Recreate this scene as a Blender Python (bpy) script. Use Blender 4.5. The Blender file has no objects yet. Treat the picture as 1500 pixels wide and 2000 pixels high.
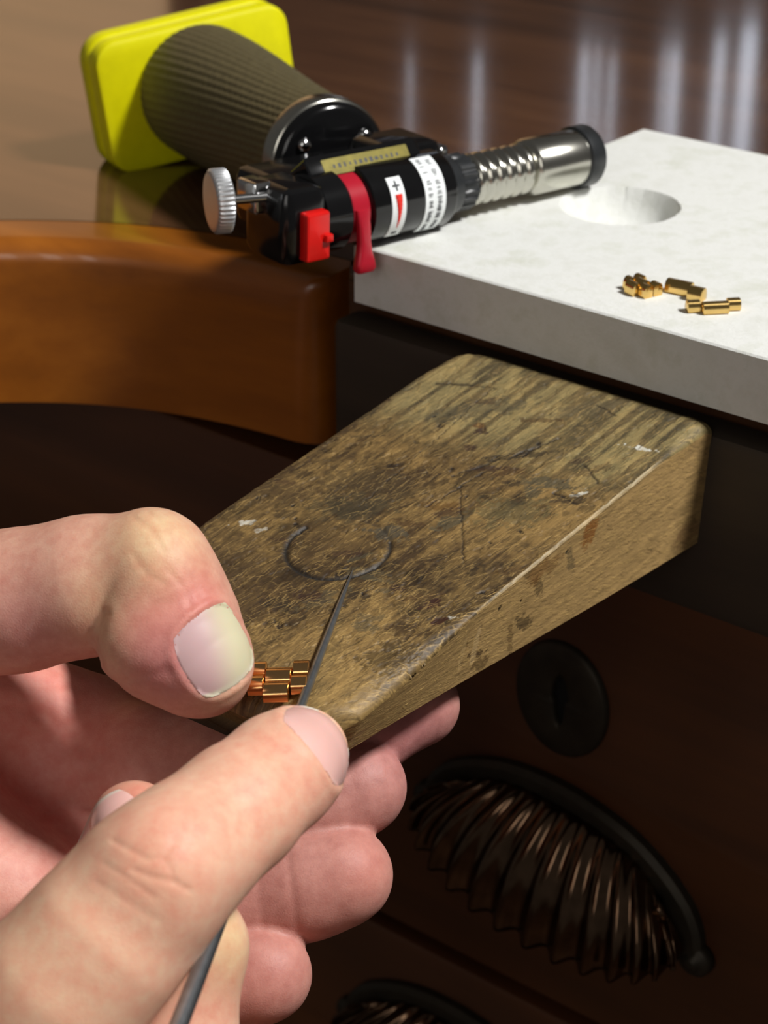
import bpy, bmesh, math, random
import numpy as np
from mathutils import Vector, Matrix

random.seed(7)
rng = np.random.default_rng(11)
S = 0.001                      # all modelling below is in millimetres
COL = bpy.context.scene.collection
scene = bpy.context.scene

# ------------------------------------------------------------------ camera
F = 4000.0                     # focal length for a 1500 x 2000 frame
PITCH = math.radians(26.8)
CAM = np.array([0.0, 0.0, 155.0])
cp, sp = math.cos(PITCH), math.sin(PITCH)
FWD = np.array([0, cp, -sp]); UP = np.array([0, sp, cp]); RT = np.array([1.0, 0, 0])
cd = bpy.data.cameras.new('camera')
cd.sensor_fit = 'VERTICAL'; cd.sensor_height = 24.0; cd.lens = 48.0
cd.clip_start = 0.01; cd.clip_end = 50
cd.dof.use_dof = True; cd.dof.focus_distance = 0.338; cd.dof.aperture_fstop = 22.0
cam = bpy.data.objects.new('camera', cd); COL.objects.link(cam)
cam.location = CAM * S; cam.rotation_euler = (math.pi / 2 - PITCH, 0, 0)
scene.camera = cam

# ------------------------------------------------------------------ light
scene.view_settings.view_transform = 'Standard'
scene.view_settings.look = 'None'
scene.view_settings.exposure = 0.0
scene.view_settings.gamma = 1.0
scene.view_settings.use_curve_mapping = False
w = bpy.data.worlds.new('room_air'); scene.world = w; w.use_nodes = True
w.node_tree.nodes['Background'].inputs[0].default_value = (1.0, 0.96, 0.92, 1)
w.node_tree.nodes['Background'].inputs[1].default_value = 0.075

def area(name, loc, target, size, power, color=(1, 1, 1), sy=None):
    l = bpy.data.lights.new(name, 'AREA'); l.energy = power; l.color = color
    l.shape = 'RECTANGLE' if sy else 'DISK'; l.size = size
    if sy: l.size_y = sy
    o = bpy.data.objects.new(name, l); COL.objects.link(o)
    o.location = loc
    o.rotation_euler = (Vector(target) - Vector(loc)).to_track_quat('-Z', 'Y').to_euler()
    return o
AIM = (0.0, 0.36, 0.0)
area('window_daylight', (0.83, 0.04, 1.20), AIM, 0.24, 28.5, (1.0, 0.985, 0.965))

# ------------------------------------------------------------------ geometry helpers
def W(px, py, D):
    return CAM + RT * ((px - 750) / F * D) + UP * (-(py - 1000) / F * D) + FWD * D
def ray(px, py):
    return RT * (px - 750) - UP * (py - 1000) + FWD * F
def onz(px, py, z):
    d = ray(px, py); return CAM + d * ((z - CAM[2]) / d[2])
TH = math.radians(39.4)
E1 = np.array([math.cos(TH), -math.sin(TH), 0.0])      # along the bench front
E2 = np.array([math.sin(TH), math.cos(TH), 0.0])       # into the bench
EZ = np.array([0, 0, 1.0])
def B(a, c, z=0.0):                                     # bench coordinates -> world
    return E1 * a + E2 * c + EZ * z
def nrm(v): v = np.asarray(v, float); return v / np.linalg.norm(v)
def onc(px, py, c):                                     # on the vertical plane at bench depth c
    d = ray(px, py); return CAM + d * ((c - CAM @ E2) / (d @ E2))

def thing(name, label, cat, loc, group=None):
    o = bpy.data.objects.new(name, None); COL.objects.link(o)
    o.location = np.asarray(loc) * S; o.empty_display_size = 0.01
    o['label'] = label; o['category'] = cat; o['org'] = [float(x) for x in loc]
    if group: o['group'] = group
    return o
def org_of(o):
    while o is not None:
        if 'org' in o: return np.array(o['org'])
        o = o.parent
    return np.zeros(3)
def mesh_obj(name, V, Fc, mat, parent=None, smooth=True, loc=None, colors=None, auto=None):
    V = np.asarray(V, float)
    o0 = org_of(parent) if parent is not None else (np.asarray(loc, float) if loc is not None else np.zeros(3))
    me = bpy.data.meshes.new(name)
    me.from_pydata(((V - o0) * S).tolist(), [], [list(map(int, f)) for f in Fc])
    if smooth:
        me.polygons.foreach_set('use_smooth', [True] * len(me.polygons))
    if colors is not None:
        at = me.color_attributes.new('Col', 'FLOAT_COLOR', 'POINT')
        cc = np.ones((len(V), 4)); cc[:, :colors.shape[1]] = colors
        at.data.foreach_set('color', cc.ravel())
    me.update()
    if auto:
        bm = bmesh.new(); bm.from_mesh(me)
        bmesh.ops.recalc_face_normals(bm, faces=bm.faces)
        lim = math.radians(auto)
        for e in bm.edges:
            e.smooth = not (len(e.link_faces) != 2 or e.calc_face_angle(0) > lim)
        bm.to_mesh(me); bm.free()
    if mat: me.materials.append(mat)
    o = bpy.data.objects.new(name, me); COL.objects.link(o)
    if parent is not None: o.parent = parent
    elif loc is not None: o.location = o0 * S; o['org'] = [float(x) for x in o0]
    return o
def tag(o, label, cat, group=None):
    o['label'] = label; o['category'] = cat
    if group: o['group'] = group
    return o
def joinm(*ms):
    V = []; Fc = []; n = 0
    for v, f in ms:
        V.append(np.asarray(v, float)); Fc += [[i + n for i in q] for q in f]; n += len(v)
    return np.vstack(V), Fc
def frame(ax, up=(0, 0, 1)):
    x = nrm(ax); y = nrm(np.cross(up, x)); z = np.cross(x, y); return x, y, z
def lathe(O, ax, prof, seg=48, up=(0, 0, 1), rfun=None, cap=True):
    """profile of (distance along axis, radius)"""
    x, y, z = frame(ax, up); O = np.asarray(O, float)
    V = []; th = np.linspace(0, 2 * np.pi, seg, endpoint=False)
    for i, (d, r) in enumerate(prof):
        rr = np.full(seg, r) if rfun is None else r + rfun(d, th)
        V.append(O + x * d + np.outer(rr * np.cos(th), y) + np.outer(rr * np.sin(th), z))
    V = np.vstack(V); Fc = []
    for i in range(len(prof) - 1):
        for j in range(seg):
            k = (j + 1) % seg
            Fc.append([i * seg + j, i * seg + k, (i + 1) * seg + k, (i + 1) * seg + j])
    if cap:
        Fc.append(list(range(seg))[::-1]); n = (len(prof) - 1) * seg
        Fc.append([n + j for j in range(seg)])
    return V, Fc
def rrect(w, h, r, n=6):
    pts = []
    for cx, cy, a0 in ((w - r, h - r, 0), (-w + r, h - r, 90), (-w + r, -h + r, 180), (w - r, -h + r, 270)):
        for k in range(n + 1):
            t = math.radians(a0 + 90 * k / n); pts.append((cx + r * math.cos(t), cy + r * math.sin(t)))
    return np.array(pts)
def prism(O, X, Y, Z, poly, layers):
    """polygon in X,Y; layers = list of (height along Z, inset)"""
    V = []; m = len(poly); c = poly.mean(0)
    nx = np.roll(poly, -1, 0) - np.roll(poly, 1, 0); nn = np.stack([nx[:, 1], -nx[:, 0]], 1)
    nn /= np.linalg.norm(nn, axis=1)[:, None] + 1e-9
    for h, ins in layers:
        p = poly - nn * ins
        V.append(np.asarray(O) + np.outer(p[:, 0], X) + np.outer(p[:, 1], Y) + np.asarray(Z) * h)
    V = np.vstack(V); Fc = []
    for i in range(len(layers) - 1):
        for j in range(m):
            k = (j + 1) % m; Fc.append([i * m + j, i * m + k, (i + 1) * m + k, (i + 1) * m + j])
    Fc.append(list(range(m))[::-1]); n = (len(layers) - 1) * m; Fc.append([n + j for j in range(m)])
    return V, Fc
def rbox(O, X, Y, Z, hx, hy, hz, r=1.0, n=4):
    b = min(r, hz * .9)
    lay = [(-hz, b), (-hz + b * .3, b * .3), (-hz + b, 0), (hz - b, 0), (hz - b * .3, b * .3), (hz, b)]
    return prism(O, X, Y, Z, rrect(hx, hy, min(r, hx * .99, hy * .99), n), lay)
def grid_faces(n, m):
    i = np.arange(n - 1)[:, None] * m + np.arange(m - 1)[None, :]
    return np.stack([i, i + 1, i + m + 1, i + m], -1).reshape(-1, 4)

# value noise in numpy
def vnoise(x, y, seed=0):
    r = np.random.default_rng(seed).random((256, 256))
    xi = np.floor(x).astype(int); yi = np.floor(y).astype(int)
    fx = x - xi; fy = y - yi; fx = fx * fx * (3 - 2 * fx); fy = fy * fy * (3 - 2 * fy)
    g = lambda a, b: r[a % 256, b % 256]
    return (g(xi, yi) * (1 - fx) + g(xi + 1, yi) * fx) * (1 - fy) + (g(xi, yi + 1) * (1 - fx) + g(xi + 1, yi + 1) * fx) * fy
def fbm(x, y, seed=0, o=4):
    s = 0; a = .5; t = 0
    for k in range(o):
        s = s + a * vnoise(x * 2 ** k, y * 2 ** k, seed + k); t += a; a *= .5
    return s / t
def sm(e0, e1, x):
    t = np.clip((x - e0) / (e1 - e0), 0, 1); return t * t * (3 - 2 * t)

# ------------------------------------------------------------------ materials
def lin(r, g, b):
    f = lambda c: (c / 255 / 12.92) if c / 255 <= .04045 else ((c / 255 + .055) / 1.055) ** 2.4
    return (f(r), f(g), f(b), 1)
class M:
    def __init__(s, name):
        s.m = bpy.data.materials.new(name); s.m.use_nodes = True
        s.t = s.m.node_tree; s.b = s.t.nodes['Principled BSDF']
    def n(s, typ, **kw):
        nd = s.t.nodes.new(typ)
        for k, v in kw.items():
            if k in nd.inputs.keys(): nd.inputs[k].default_value = v
            else: setattr(nd, k, v)
        return nd
    def l(s, a, b): s.t.links.new(a, b)
    def set(s, **kw):
        for k, v in kw.items(): s.b.inputs[k.replace('_', ' ')].default_value = v
        return s
    def coord(s, scale=(1, 1, 1), rot=(0, 0, 0)):
        tc = s.n('ShaderNodeTexCoord'); mp = s.n('ShaderNodeMapping')
        mp.inputs['Rotation'].default_value = rot; s.l(tc.outputs['Object'], mp.inputs['Vector'])
        m2 = s.n('ShaderNodeMapping'); m2.inputs['Scale'].default_value = scale
        s.l(mp.outputs[0], m2.inputs['Vector']); return m2.outputs[0]
    def noise(s, vec, scale, detail=4, rough=.55):
        nd = s.n('ShaderNodeTexNoise'); nd.inputs['Scale'].default_value = scale
        nd.inputs['Detail'].default_value = detail; nd.inputs['Roughness'].default_value = rough
        s.l(vec, nd.inputs['Vector']); return nd.outputs['Fac']
    def ramp(s, fac, stops):
        nd = s.n('ShaderNodeValToRGB'); r = nd.color_ramp
        while len(r.elements) > len(stops): r.elements.remove(r.elements[-1])
        while len(r.elements) < len(stops): r.elements.new(.5)
        for e, (p, c) in zip(r.elements, stops): e.position = p; e.color = c
        s.l(fac, nd.inputs[0]); return nd.outputs[0]
    def bump(s, h, strength=.3, dist=.0003):
        nd = s.n('ShaderNodeBump'); nd.inputs['Strength'].default_value = strength
        nd.inputs['Distance'].default_value = dist; s.l(h, nd.inputs['Height'])
        s.l(nd.outputs[0], s.b.inputs['Normal'])
    def base(s, out): s.l(out, s.b.inputs['Base Color']); return s
def plain(name, c, rough=.4, metal=0.0, var=.12, bump=0.0, scale=300, **kw):
    m = M(name); v = m.coord(); f = m.noise(v, scale)
    a = tuple(x * (1 - var) for x in c[:3]) + (1,); b = tuple(min(1, x * (1 + var)) for x in c[:3]) + (1,)
    m.base(m.ramp(f, [(.3, a), (.7, b)])); m.set(Roughness=rough, Metallic=metal, **kw)
    if bump: m.bump(f, bump)
    return m.m
def wood(name, c1, c2, c3, ang, rough=.3, grain=60, coat=0.0, bump=.15):
    m = M(name); v = m.coord((1, .07, 1), (0, 0, ang))
    f = m.noise(v, grain, 6, .65); g = m.noise(m.coord(), 9, 3)
    mix = m.n('ShaderNodeMath', operation='MULTIPLY_ADD'); m.l(f, mix.inputs[0]); mix.inputs[1].default_value = .75
    sc = m.n('ShaderNodeMath', operation='MULTIPLY'); m.l(g, sc.inputs[0]); sc.inputs[1].default_value = .3
    m.l(sc.outputs[0], mix.inputs[2])
    m.base(m.ramp(mix.outputs[0], [(.36, c1), (.52, c2), (.7, c3)]))
    m.set(Roughness=rough, Coat_Weight=coat, Coat_Roughness=.06); m.bump(f, bump, .0004); return m.m

MAT = {}
MAT['bench'] = wood('varnished_bench_top', lin(52, 33, 22), lin(78, 50, 33), lin(104, 70, 46), TH + math.pi / 2, .11, 45, .5, .025)
MAT['apron'] = wood('honey_bench_edge', lin(120, 64, 12), lin(150, 84, 18), lin(178, 106, 30), TH + math.pi / 2, .35, 40, .3)
MAT['rail'] = wood('grimy_bench_rail', lin(40, 33, 27), lin(52, 43, 34), lin(66, 54, 42), TH + math.pi / 2, .6, 50)
MAT['drawer'] = wood('dark_drawer_front', lin(64, 36, 18), lin(84, 48, 24), lin(104, 60, 30), TH + math.pi / 2, .4, 30)
MAT['void'] = plain('carcass_shadow_wood', lin(40, 28, 18), .7)  # plain dark brown wood of the carcass
MAT['wall'] = plain('warm_plaster_wall', lin(150, 120, 92), .9, scale=4)
MAT['floor'] = wood('room_floor', lin(60, 45, 34), lin(80, 60, 45), lin(95, 72, 55), 0, .5, 8)
m = M('daylight_pane'); m.set(Base_Color=(.8, .85, 1, 1), Emission_Color=(.8, .87, 1, 1), Emission_Strength=1.8); MAT['pane'] = m.m
m = M('frosted_warm_pane'); m.set(Base_Color=(.8, .7, .6, 1), Emission_Color=(1, .52, .15, 1), Emission_Strength=.42); MAT['pane2'] = m.m
m = M('bright_window_pane'); m.set(Base_Color=(.8, .85, .9, 1), Emission_Color=(1, .96, .9, 1), Emission_Strength=4.5); MAT['pane3'] = m.m
MAT['frame'] = plain('window_frame_paint', lin(66, 42, 27), .6, scale=20)

# ================================================================== ROOM (mostly out of frame)
def box_world(x0, x1, y0, y1, z0, z1):
    V = [(x, y, z) for x in (x0, x1) for y in (y0, y1) for z in (z0, z1)]
    return V, [[0, 1, 3, 2], [4, 6, 7, 5], [0, 4, 5, 1], [2, 3, 7, 6], [0, 2, 6, 4], [1, 5, 7, 3]]
def struct(name, vf, mat):
    o = mesh_obj(name, vf[0], vf[1], mat, smooth=False); o['kind'] = 'structure'; return o
struct('floor', box_world(-2500, 2500, -1500, 2600, -900, -880), MAT['floor'])
struct('wall_back', box_world(-2500, 2500, 2600, 2660, -880, 1800), MAT['wall'])
# shuttered back window: daylight shows only through upright gaps
win = struct('window_1', joinm(box_world(-200, 700, 2575, 2600, 380, 1500)), MAT['frame'])
for x, wd, z0, z1 in ((33, 4, 500, 900), (119, 7, 500, 900), (254, 9, 490, 1000), (271, 5, 490, 1000), (290, 6, 500, 900), (355, 4, 490, 900), (369, 11, 490, 1000), (425, 12, 475, 1000), (461, 18, 462, 1100)):
    mesh_obj('pane', *box_world(x - wd / 2, x + wd / 2, 2572, 2574.9, z0, z1), MAT['pane'], win, smooth=False)
warm_panel = struct('window_2', box_world(-2100, -230, 2575, 2600, 330, 1500), MAT['frame'])  # added glow panel, gives the bench top's left side a warm reflection
mesh_obj('pane', *box_world(-2060, -270, 2570, 2574.9, 370, 1460), MAT['pane2'], warm_panel, smooth=False)

# glowing panels added behind the camera for fill light and pull highlights
fill_panels = struct('window_3', box_world(-1350, -150, -1500, -1480, 60, 1300), MAT['frame'])
for x in (-1120, -760, -400):
    mesh_obj('pane', *box_world(x - 75, x + 75, -1479.5, -1475, 250, 1200), MAT['pane3'], fill_panels, smooth=False)

# ================================================================== WORKBENCH
bench = thing('workbench', 'brown varnished jeweller\'s workbench with curved honey-coloured edge and dark drawers', 'workbench', B(-200, 330, -880))
# curved apron centre line (bench coordinates a, c of the outer face)
ctrl = np.array([(-275.5, 312.5), (-292, 311.0), (-312, 306.5), (-332, 298), (-350, 285), (-368, 266), (-384, 240), (-396, 205), (-402, 165), (-404, 120)], float)
def spline(P, n):
    P = np.asarray(P, float); Q = np.vstack([2 * P[0] - P[1], P, 2 * P[-1] - P[-2]]); out = []
    m_ = len(P) - 1
    for u in np.linspace(0, m_, n):
        i = min(int(u), m_ - 1); t = u - i; a, b, c, d = Q[i], Q[i + 1], Q[i + 2], Q[i + 3]
        out.append(.5 * ((2 * b) + (c - a) * t + (2 * a - 5 * b + 4 * c - d) * t * t + (3 * b - a - 3 * c + d) * t ** 3))
    return np.array(out)
cur = spline(ctrl, 70)
tan = np.gradient(cur, axis=0); tan /= np.linalg.norm(tan, axis=1)[:, None]
nin = np.stack([tan[:, 1], -tan[:, 0]], 1)            # into the bench
if (nin[0] @ np.array([0, 1.])) < 0: nin = -nin
# cross section of the apron: (depth inward, z) rounded top edge
Hh = 39.5
sec = [(0, -Hh), (0, -30), (0, -20), (0, -10)] + [(5 - 5 * math.cos(t), -5 + 5 * math.sin(t)) for t in np.linspace(0, math.pi / 2, 7)] + [(10, 0), (16, 0.0), (16, -Hh)]
V = []
for i in range(len(cur)):
    u = min(1, i / 4.0); rnd = 4.5 * (1 - math.sqrt(max(0, 1 - (1 - u) ** 2)))   # rounded right end
    for d, z in sec:
        dd = max(d, rnd) if d < 8 else d
        p = cur[i] + nin[i] * dd; V.append(B(p[0], p[1], z))
n, m_ = len(cur), len(sec)
Fc = grid_faces(n, m_).tolist() + [list(range(m_))] + [list(range((n - 1) * m_, n * m_))[::-1]]
Fc += [[i * m_ + m_ - 1, i * m_, (i + 1) * m_, (i + 1) * m_ + m_ - 1] for i in range(n - 1)]
ap = mesh_obj('curved_apron', V, Fc, MAT['apron'], bench, auto=50)
ap['label'] = 'honey-coloured curved front edge'
# bench top slab behind the apron and rail
inn = cur + nin * 15.5
outl = [(420, 318)] + [(-262, 318), (-271, 318)] + [tuple(p) for p in inn[1:]] + [(-760, 120), (-760, 1050), (420, 1050)]
outl = np.array(outl); mtop = len(outl)
V = [B(a, c, 0) for a, c in outl] + [B(a, c, -14) for a, c in outl]
Fc = [list(range(mtop))[::-1], [mtop + i for i in range(mtop)]] + [[i, (i + 1) % mtop, mtop + (i + 1) % mtop, mtop + i] for i in range(mtop)]
mesh_obj('bench_top', V, Fc, MAT['bench'], bench, auto=30)
# front rail carrying the pin
V, Fc = rbox(B(76, 313, -24.5), E1, E2, EZ, 344, 4.6, 19.5, 2.0, 3)
mesh_obj('front_rail', V, Fc, MAT['rail'], bench, auto=40)
# carcass and drawers
CD = 324.0
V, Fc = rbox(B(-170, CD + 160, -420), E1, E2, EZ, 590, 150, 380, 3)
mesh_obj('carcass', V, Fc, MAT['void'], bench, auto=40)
def drawer(z0, z1, a0=-560, a1=260):
    V, Fc = rbox(B((a0 + a1) / 2, CD + 8, (z0 + z1) / 2), E1, EZ, -E2, (a1 - a0) / 2, (z1 - z0) / 2, 8, 1.5, 3)
    return mesh_obj('drawer', V, Fc, MAT['drawer'], bench, auto=40)
MAT['bronze'] = plain('tarnished_brass_pull', lin(104, 82, 64), .17, 1.0, .35, .06, 160)
MAT['oldmetal'] = plain('blackened_plate', lin(60, 54, 44), .5, .6, .2, .2, 200)
MAT['black'] = plain('black_void', lin(10, 9, 8), .8)

def shell_pull(parent, a, z, rot):
    """scalloped cup pull: ribs fan out from a hinge at the top, cup stands off the panel"""
    O = B(a, CD, z); ca, sa = math.cos(rot), math.sin(rot)
    X = E1 * ca + EZ * sa; Zd = -(EZ * ca - E1 * sa); N = -E2
    nr, ns = 14, 26; nphi = nr * 14 + 1
    phi = np.linspace(-1, 1, nphi); s = np.linspace(0, 1, ns)
    PH, SS = np.meshgrid(phi, s, indexing='ij')
    rib = np.sin((PH + 1) / 2 * nr * np.pi) ** 2
    ang = PH * math.radians(86)
    x0 = 27 * np.sin(ang * .9); y0 = 1.0 + 9.0 * np.abs(PH) ** 2.2
    x1 = 37.5 * np.sin(ang) * (1 + .02 * (rib - .6)); y1 = 15.5 + 15.5 * np.cos(ang) ** .8 * (1 + .06 * (rib - .6))
    e_ = np.sin(SS * np.pi / 2) ** 1.1
    x = x0 + (x1 - x0) * e_; y = y0 + (y1 - y0) * SS ** 1.25
    prof = np.sin(np.clip(SS * .93 + .03, 0, 1) * 1.75) ** .75
    out = 1.5 + 15 * prof * np.cos(ang * .95) ** .45 + 3.0 * (rib - .5) * (.35 + .65 * SS)
    P0 = O + x[..., None] * X + y[..., None] * Zd + out[..., None] * N
    V = P0.reshape(-1, 3); Fc = grid_faces(nphi, ns)
    ob = mesh_obj('drawer_pull', V, Fc, MAT['bronze'], parent)
    so = ob.modifiers.new('thick', 'SOLIDIFY'); so.thickness = 0.0013; so.offset = -1
    # back rim with a screw tab at each end
    ms = []
    arc = [(-37.5, 20), (-36, 15), (-32, 9.5), (-24, 4.0), (-14, .2), (0, -1.4), (14, .2), (24, 4.0), (32, 9.5), (36, 15), (37.5, 20)]
    A = spline(arc, 50); T = np.gradient(A, axis=0); T /= np.linalg.norm(T, axis=1)[:, None]; Nn = np.stack([-T[:, 1], T[:, 0]], 1)
    V = []
    for p, q, u in zip(A, Nn, np.linspace(-1, 1, 50)):
        wd = 4.2
        for k_, h in ((-.5, 0), (-.5, 2.2), (-.2, 3.4), (.5, 3.4), (1.1, 2.6), (1.1, 0)):
            pp = p + q * wd * k_; V.append(O + X * pp[0] + Zd * pp[1] + N * h)
    Fc = grid_faces(50, 6).tolist() + [[0, 1, 2, 3, 4, 5], [49 * 6 + i for i in (5, 4, 3, 2, 1, 0)]]
    mesh_obj('pull_rim', V, Fc, MAT['oldmetal'], parent, auto=40)
    for sx in (-1, 1):
        V, Fc = lathe(O + X * 38.0 * sx + Zd * 22, N, [(0, 4.4), (2.2, 4.2), (3.0, 3.4), (3.2, 2.0), (4.0, 1.7), (4.3, .8)], 28, up=X)
        mesh_obj('mounting_tab', V, Fc, MAT['oldmetal'], parent)
d1 = drawer(-172, -52); d2 = drawer(-292, -176)
shell_pull(d1, -210.5, -111.5, math.radians(-7.5))
shell_pull(d2, -236, -191.0, math.radians(-7.5))
# round escutcheon with a keyhole cut through
EC = B(-214.7, CD, -86.5)
ro, n = 13.4, 64
th = np.linspace(0, 2 * np.pi, n, endpoint=False)
outer = np.stack([np.cos(th) * ro * .92, np.sin(th) * ro * 1.08], 1)
key = np.stack([np.cos(th) * 1.7, np.sin(th) * 6.2], 1); key[:, 0] *= np.where(key[:, 1] > 0, 1.25, .85)
V = []
for ring, h in ((outer, 0), (outer * .99, 1.0), (outer * .93, 1.7), (key * 1.25, 1.9), (key, 1.4), (key, 0.05)):
    V += [EC + E1 * p[0] + EZ * p[1] - E2 * h for p in ring]
Fc = [[r * n + i, r * n + (i + 1) % n, (r + 1) * n + (i + 1) % n, (r + 1) * n + i] for r in range(5) for i in range(n)]
mesh_obj('escutcheon', V, Fc, MAT['oldmetal'], d1)
V = [EC + E1 * p[0] + EZ * p[1] - E2 * 0.15 for p in key * 1.02]
mesh_obj('keyhole', V, [list(range(n))], MAT['black'], d1, smooth=False)

# ================================================================== SOLDERING BOARD
m = M('white_ceramic_fibre_board'); v = m.coord()
f1 = m.noise(v, 90, 6, .7); f2 = m.noise(v, 700, 5, .7)
c = m.ramp(f1, [(.3, lin(214, 215, 208)), (.5, lin(224, 225, 221)), (.72, lin(206, 208, 196))])
sp_ = m.ramp(m.noise(v, 260, 3, .8), [(.2, (.55, .5, .42, 1)), (.26, (1, 1, 1, 1))])
mx = m.n('ShaderNodeMix', data_type='RGBA', blend_type='MULTIPLY'); mx.inputs[0].default_value = .6
m.l(c, mx.inputs[6]); m.l(sp_, mx.inputs[7]); m.base(mx.outputs[2]); m.set(Roughness=.9)
m.bump(f2, .55, .0004); MAT['board'] = m.m
A0, A1, C0, C1, ZB, ZT = -262, -105, 309.2, 419, 0.0, 12.7
hc = np.array([-233.5, 365.6]); hr = 13.0
n = 96; th = np.linspace(0, 2 * np.pi, n, endpoint=False)
def sq(t):           # ray from the hole centre to the rectangle outline, corners included below
    d = np.array([math.cos(t), math.sin(t)]); k = 1e9
    if d[0] > 1e-9: k = min(k, (A1 - hc[0]) / d[0])
    if d[0] < -1e-9: k = min(k, (A0 - hc[0]) / d[0])
    if d[1] > 1e-9: k = min(k, (C1 - hc[1]) / d[1])
    if d[1] < -1e-9: k = min(k, (C0 - hc[1]) / d[1])
    return hc + d * k
angs = sorted(list(th) + [math.atan2(y - hc[1], x - hc[0]) % (2 * math.pi) for x in (A0, A1) for y in (C0, C1)])
n = len(angs); rect = np.array([sq(t) for t in angs]); ux = np.stack([np.cos(angs), np.sin(angs)], 1)
rgh = 1 + .022 * (rng.random(n) - .5)
rings = [[(p[0], p[1], ZB) for p in rect], [(p[0], p[1], ZT - .35) for p in rect]]
ins = rect.copy(); ins[:, 0] = np.clip(ins[:, 0], A0 + .4, A1 - .4); ins[:, 1] = np.clip(ins[:, 1], C0 + .4, C1 - .4)
rings.append([(p[0], p[1], ZT) for p in ins])
for k_ in (.5, .2): rings.append([(*(hc + u * (hr * 1.04 * g) * (1 - k_) + (p - hc) * k_), ZT) for u, p, g in zip(ux, ins, rgh)])
rings.append([(*(hc + u * hr * 1.03 * g), ZT) for u, g in zip(ux, rgh)])
for r, dz in ((1.0, -.6), (.95, -2.6), (.84, -5.2), (.66, -7.2), (.42, -8.4), (.2, -8.9)): rings.append([(*(hc + u * hr * r * (g if r > .9 else 1)), ZT + dz) for u, g in zip(ux, rgh)])
V = [B(*p) for r in rings for p in r]
Fc = [[r * n + i, r * n + (i + 1) % n, (r + 1) * n + (i + 1) % n, (r + 1) * n + i] for r in range(len(rings) - 1) for i in range(n)]
Fc += [list(range(n))[::-1], [(len(rings) - 1) * n + i for i in range(n)]]
o = mesh_obj('soldering_board', V, Fc, MAT['board'], loc=B(-185, 364, 0), auto=35)
tag(o, 'thick white fibre soldering board with a round hollow, lying on the bench', 'board')

# ================================================================== BENCH PIN
def pin_world(a, c, z): return E1 * a[..., None] + E2 * c[..., None] + EZ * z[..., None]
def pin_ac(px, py):                                       # where a sight line meets the pin top
    d = ray(px, py); nn_ = EZ - .131 * E2; k_ = -2.7 - .131 * 300.2
    p = CAM + d * ((k_ - CAM @ nn_) / (d @ nn_)); return np.array([p @ E1, p @ E2])
NS = 680
s = np.linspace(0, 1, NS)
def ptop(c): return -2.7 - .131 * (300.2 - c)
# section stations: left side, top, right side, bottom -> (kind, parameter)
nt, nrs = 370, 130
t_top = np.linspace(0, 1, nt)
secs = [('L', q) for q in np.linspace(0, 1, 16)[:-1]] + [('T', q) for q in t_top] + [('R', q) for q in np.linspace(0, 1, nrs)[1:]] + [('B', q) for q in np.linspace(0, 1, 8)[1:-1]]
aL = lambda s_: -232 + 7.0 * (1 - sm(0, .08, s_)) + 3.5 * sm(.955, 1.0, s_)
aR = lambda s_: -174 - 2.0 * (1 - sm(0, .05, s_))
def front_c(t): return 197.5 + 3.5 * (2 * t - 1) ** 2 + 1.6 * (fbm(t * 9, t * 0 + 3.3, 21) - .5) * 2
REAR = 308.6
V = np.zeros((NS, len(secs), 3)); AC = np.zeros((NS, len(secs), 2)); KD = np.zeros((NS, len(secs)), int)
for j, (kd, q) in enumerate(secs):
    if kd in 'T': t = np.full(NS, q)
    elif kd == 'L': t = np.zeros(NS)
    elif kd == 'R': t = np.ones(NS)
    else: t = np.full(NS, 1 - q)
    cf = front_c(t[0] if kd != 'B' else np.array(t[0])); c = cf + (REAR - cf) * s
    a = aL(s) + (aR(s) - aL(s)) * t
    zt = ptop(c)
    # rounded nose at the front, slight round at the back
    nose = np.clip((c - cf) / 5.0, 0, 1); zt = zt - 4.0 * (1 - np.sqrt(1 - (1 - nose) ** 2))
    zt = zt - 1.2 * sm(.965, 1, s) ** 2
    zb = -25.5 - 2.7 * sm(0, 1, s)
    # worn right-hand top edge: broad at the front, sharp in the middle, chamfered behind
    rr = 0.5 + 4.5 * (1 - sm(.10, .38, s)) + 3.0 * sm(.80, .97, s)
    rl = 1.2 + 2.5 * sm(.85, 1, s)
    if kd == 'T':
        e = np.clip(1 - (aR(s) - a) / rr, 0, 1); zt = zt - (rr * .55) * (1 - np.sqrt(1 - e ** 2 * .999))
        e = np.clip(1 - (a - aL(s)) / rl, 0, 1); zt = zt - (rl * .6) * (1 - np.sqrt(1 - e ** 2 * .999))
        z = zt; KD[:, j] = 0
    elif kd == 'L':
        z = zb + (zt - rl * .58 - zb) * q; KD[:, j] = 3
    elif kd == 'R':
        z = zt - rr * .54 + (zb - zt + rr * .54) * q; a = a - 4.0 * q * (1 - .7 * s); KD[:, j] = 1
    else:
        z = zb; a = aL(s) + (aR(s) - 4.0 * (1 - .7 * s) - aL(s)) * t; KD[:, j] = 2
    z = np.maximum(z, zb + .001) if kd != 'B' else z
    V[:, j] = pin_world(a, c, z); AC[:, j, 0] = a; AC[:, j, 1] = c
    if kd == 'R': AC[:, j, 0] = -174 + (zt - z)            # unfolded coordinate down the side
a, c = AC[..., 0], AC[..., 1]; top = (KD == 0); side = (KD == 1)
h = np.zeros(a.shape)
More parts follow.
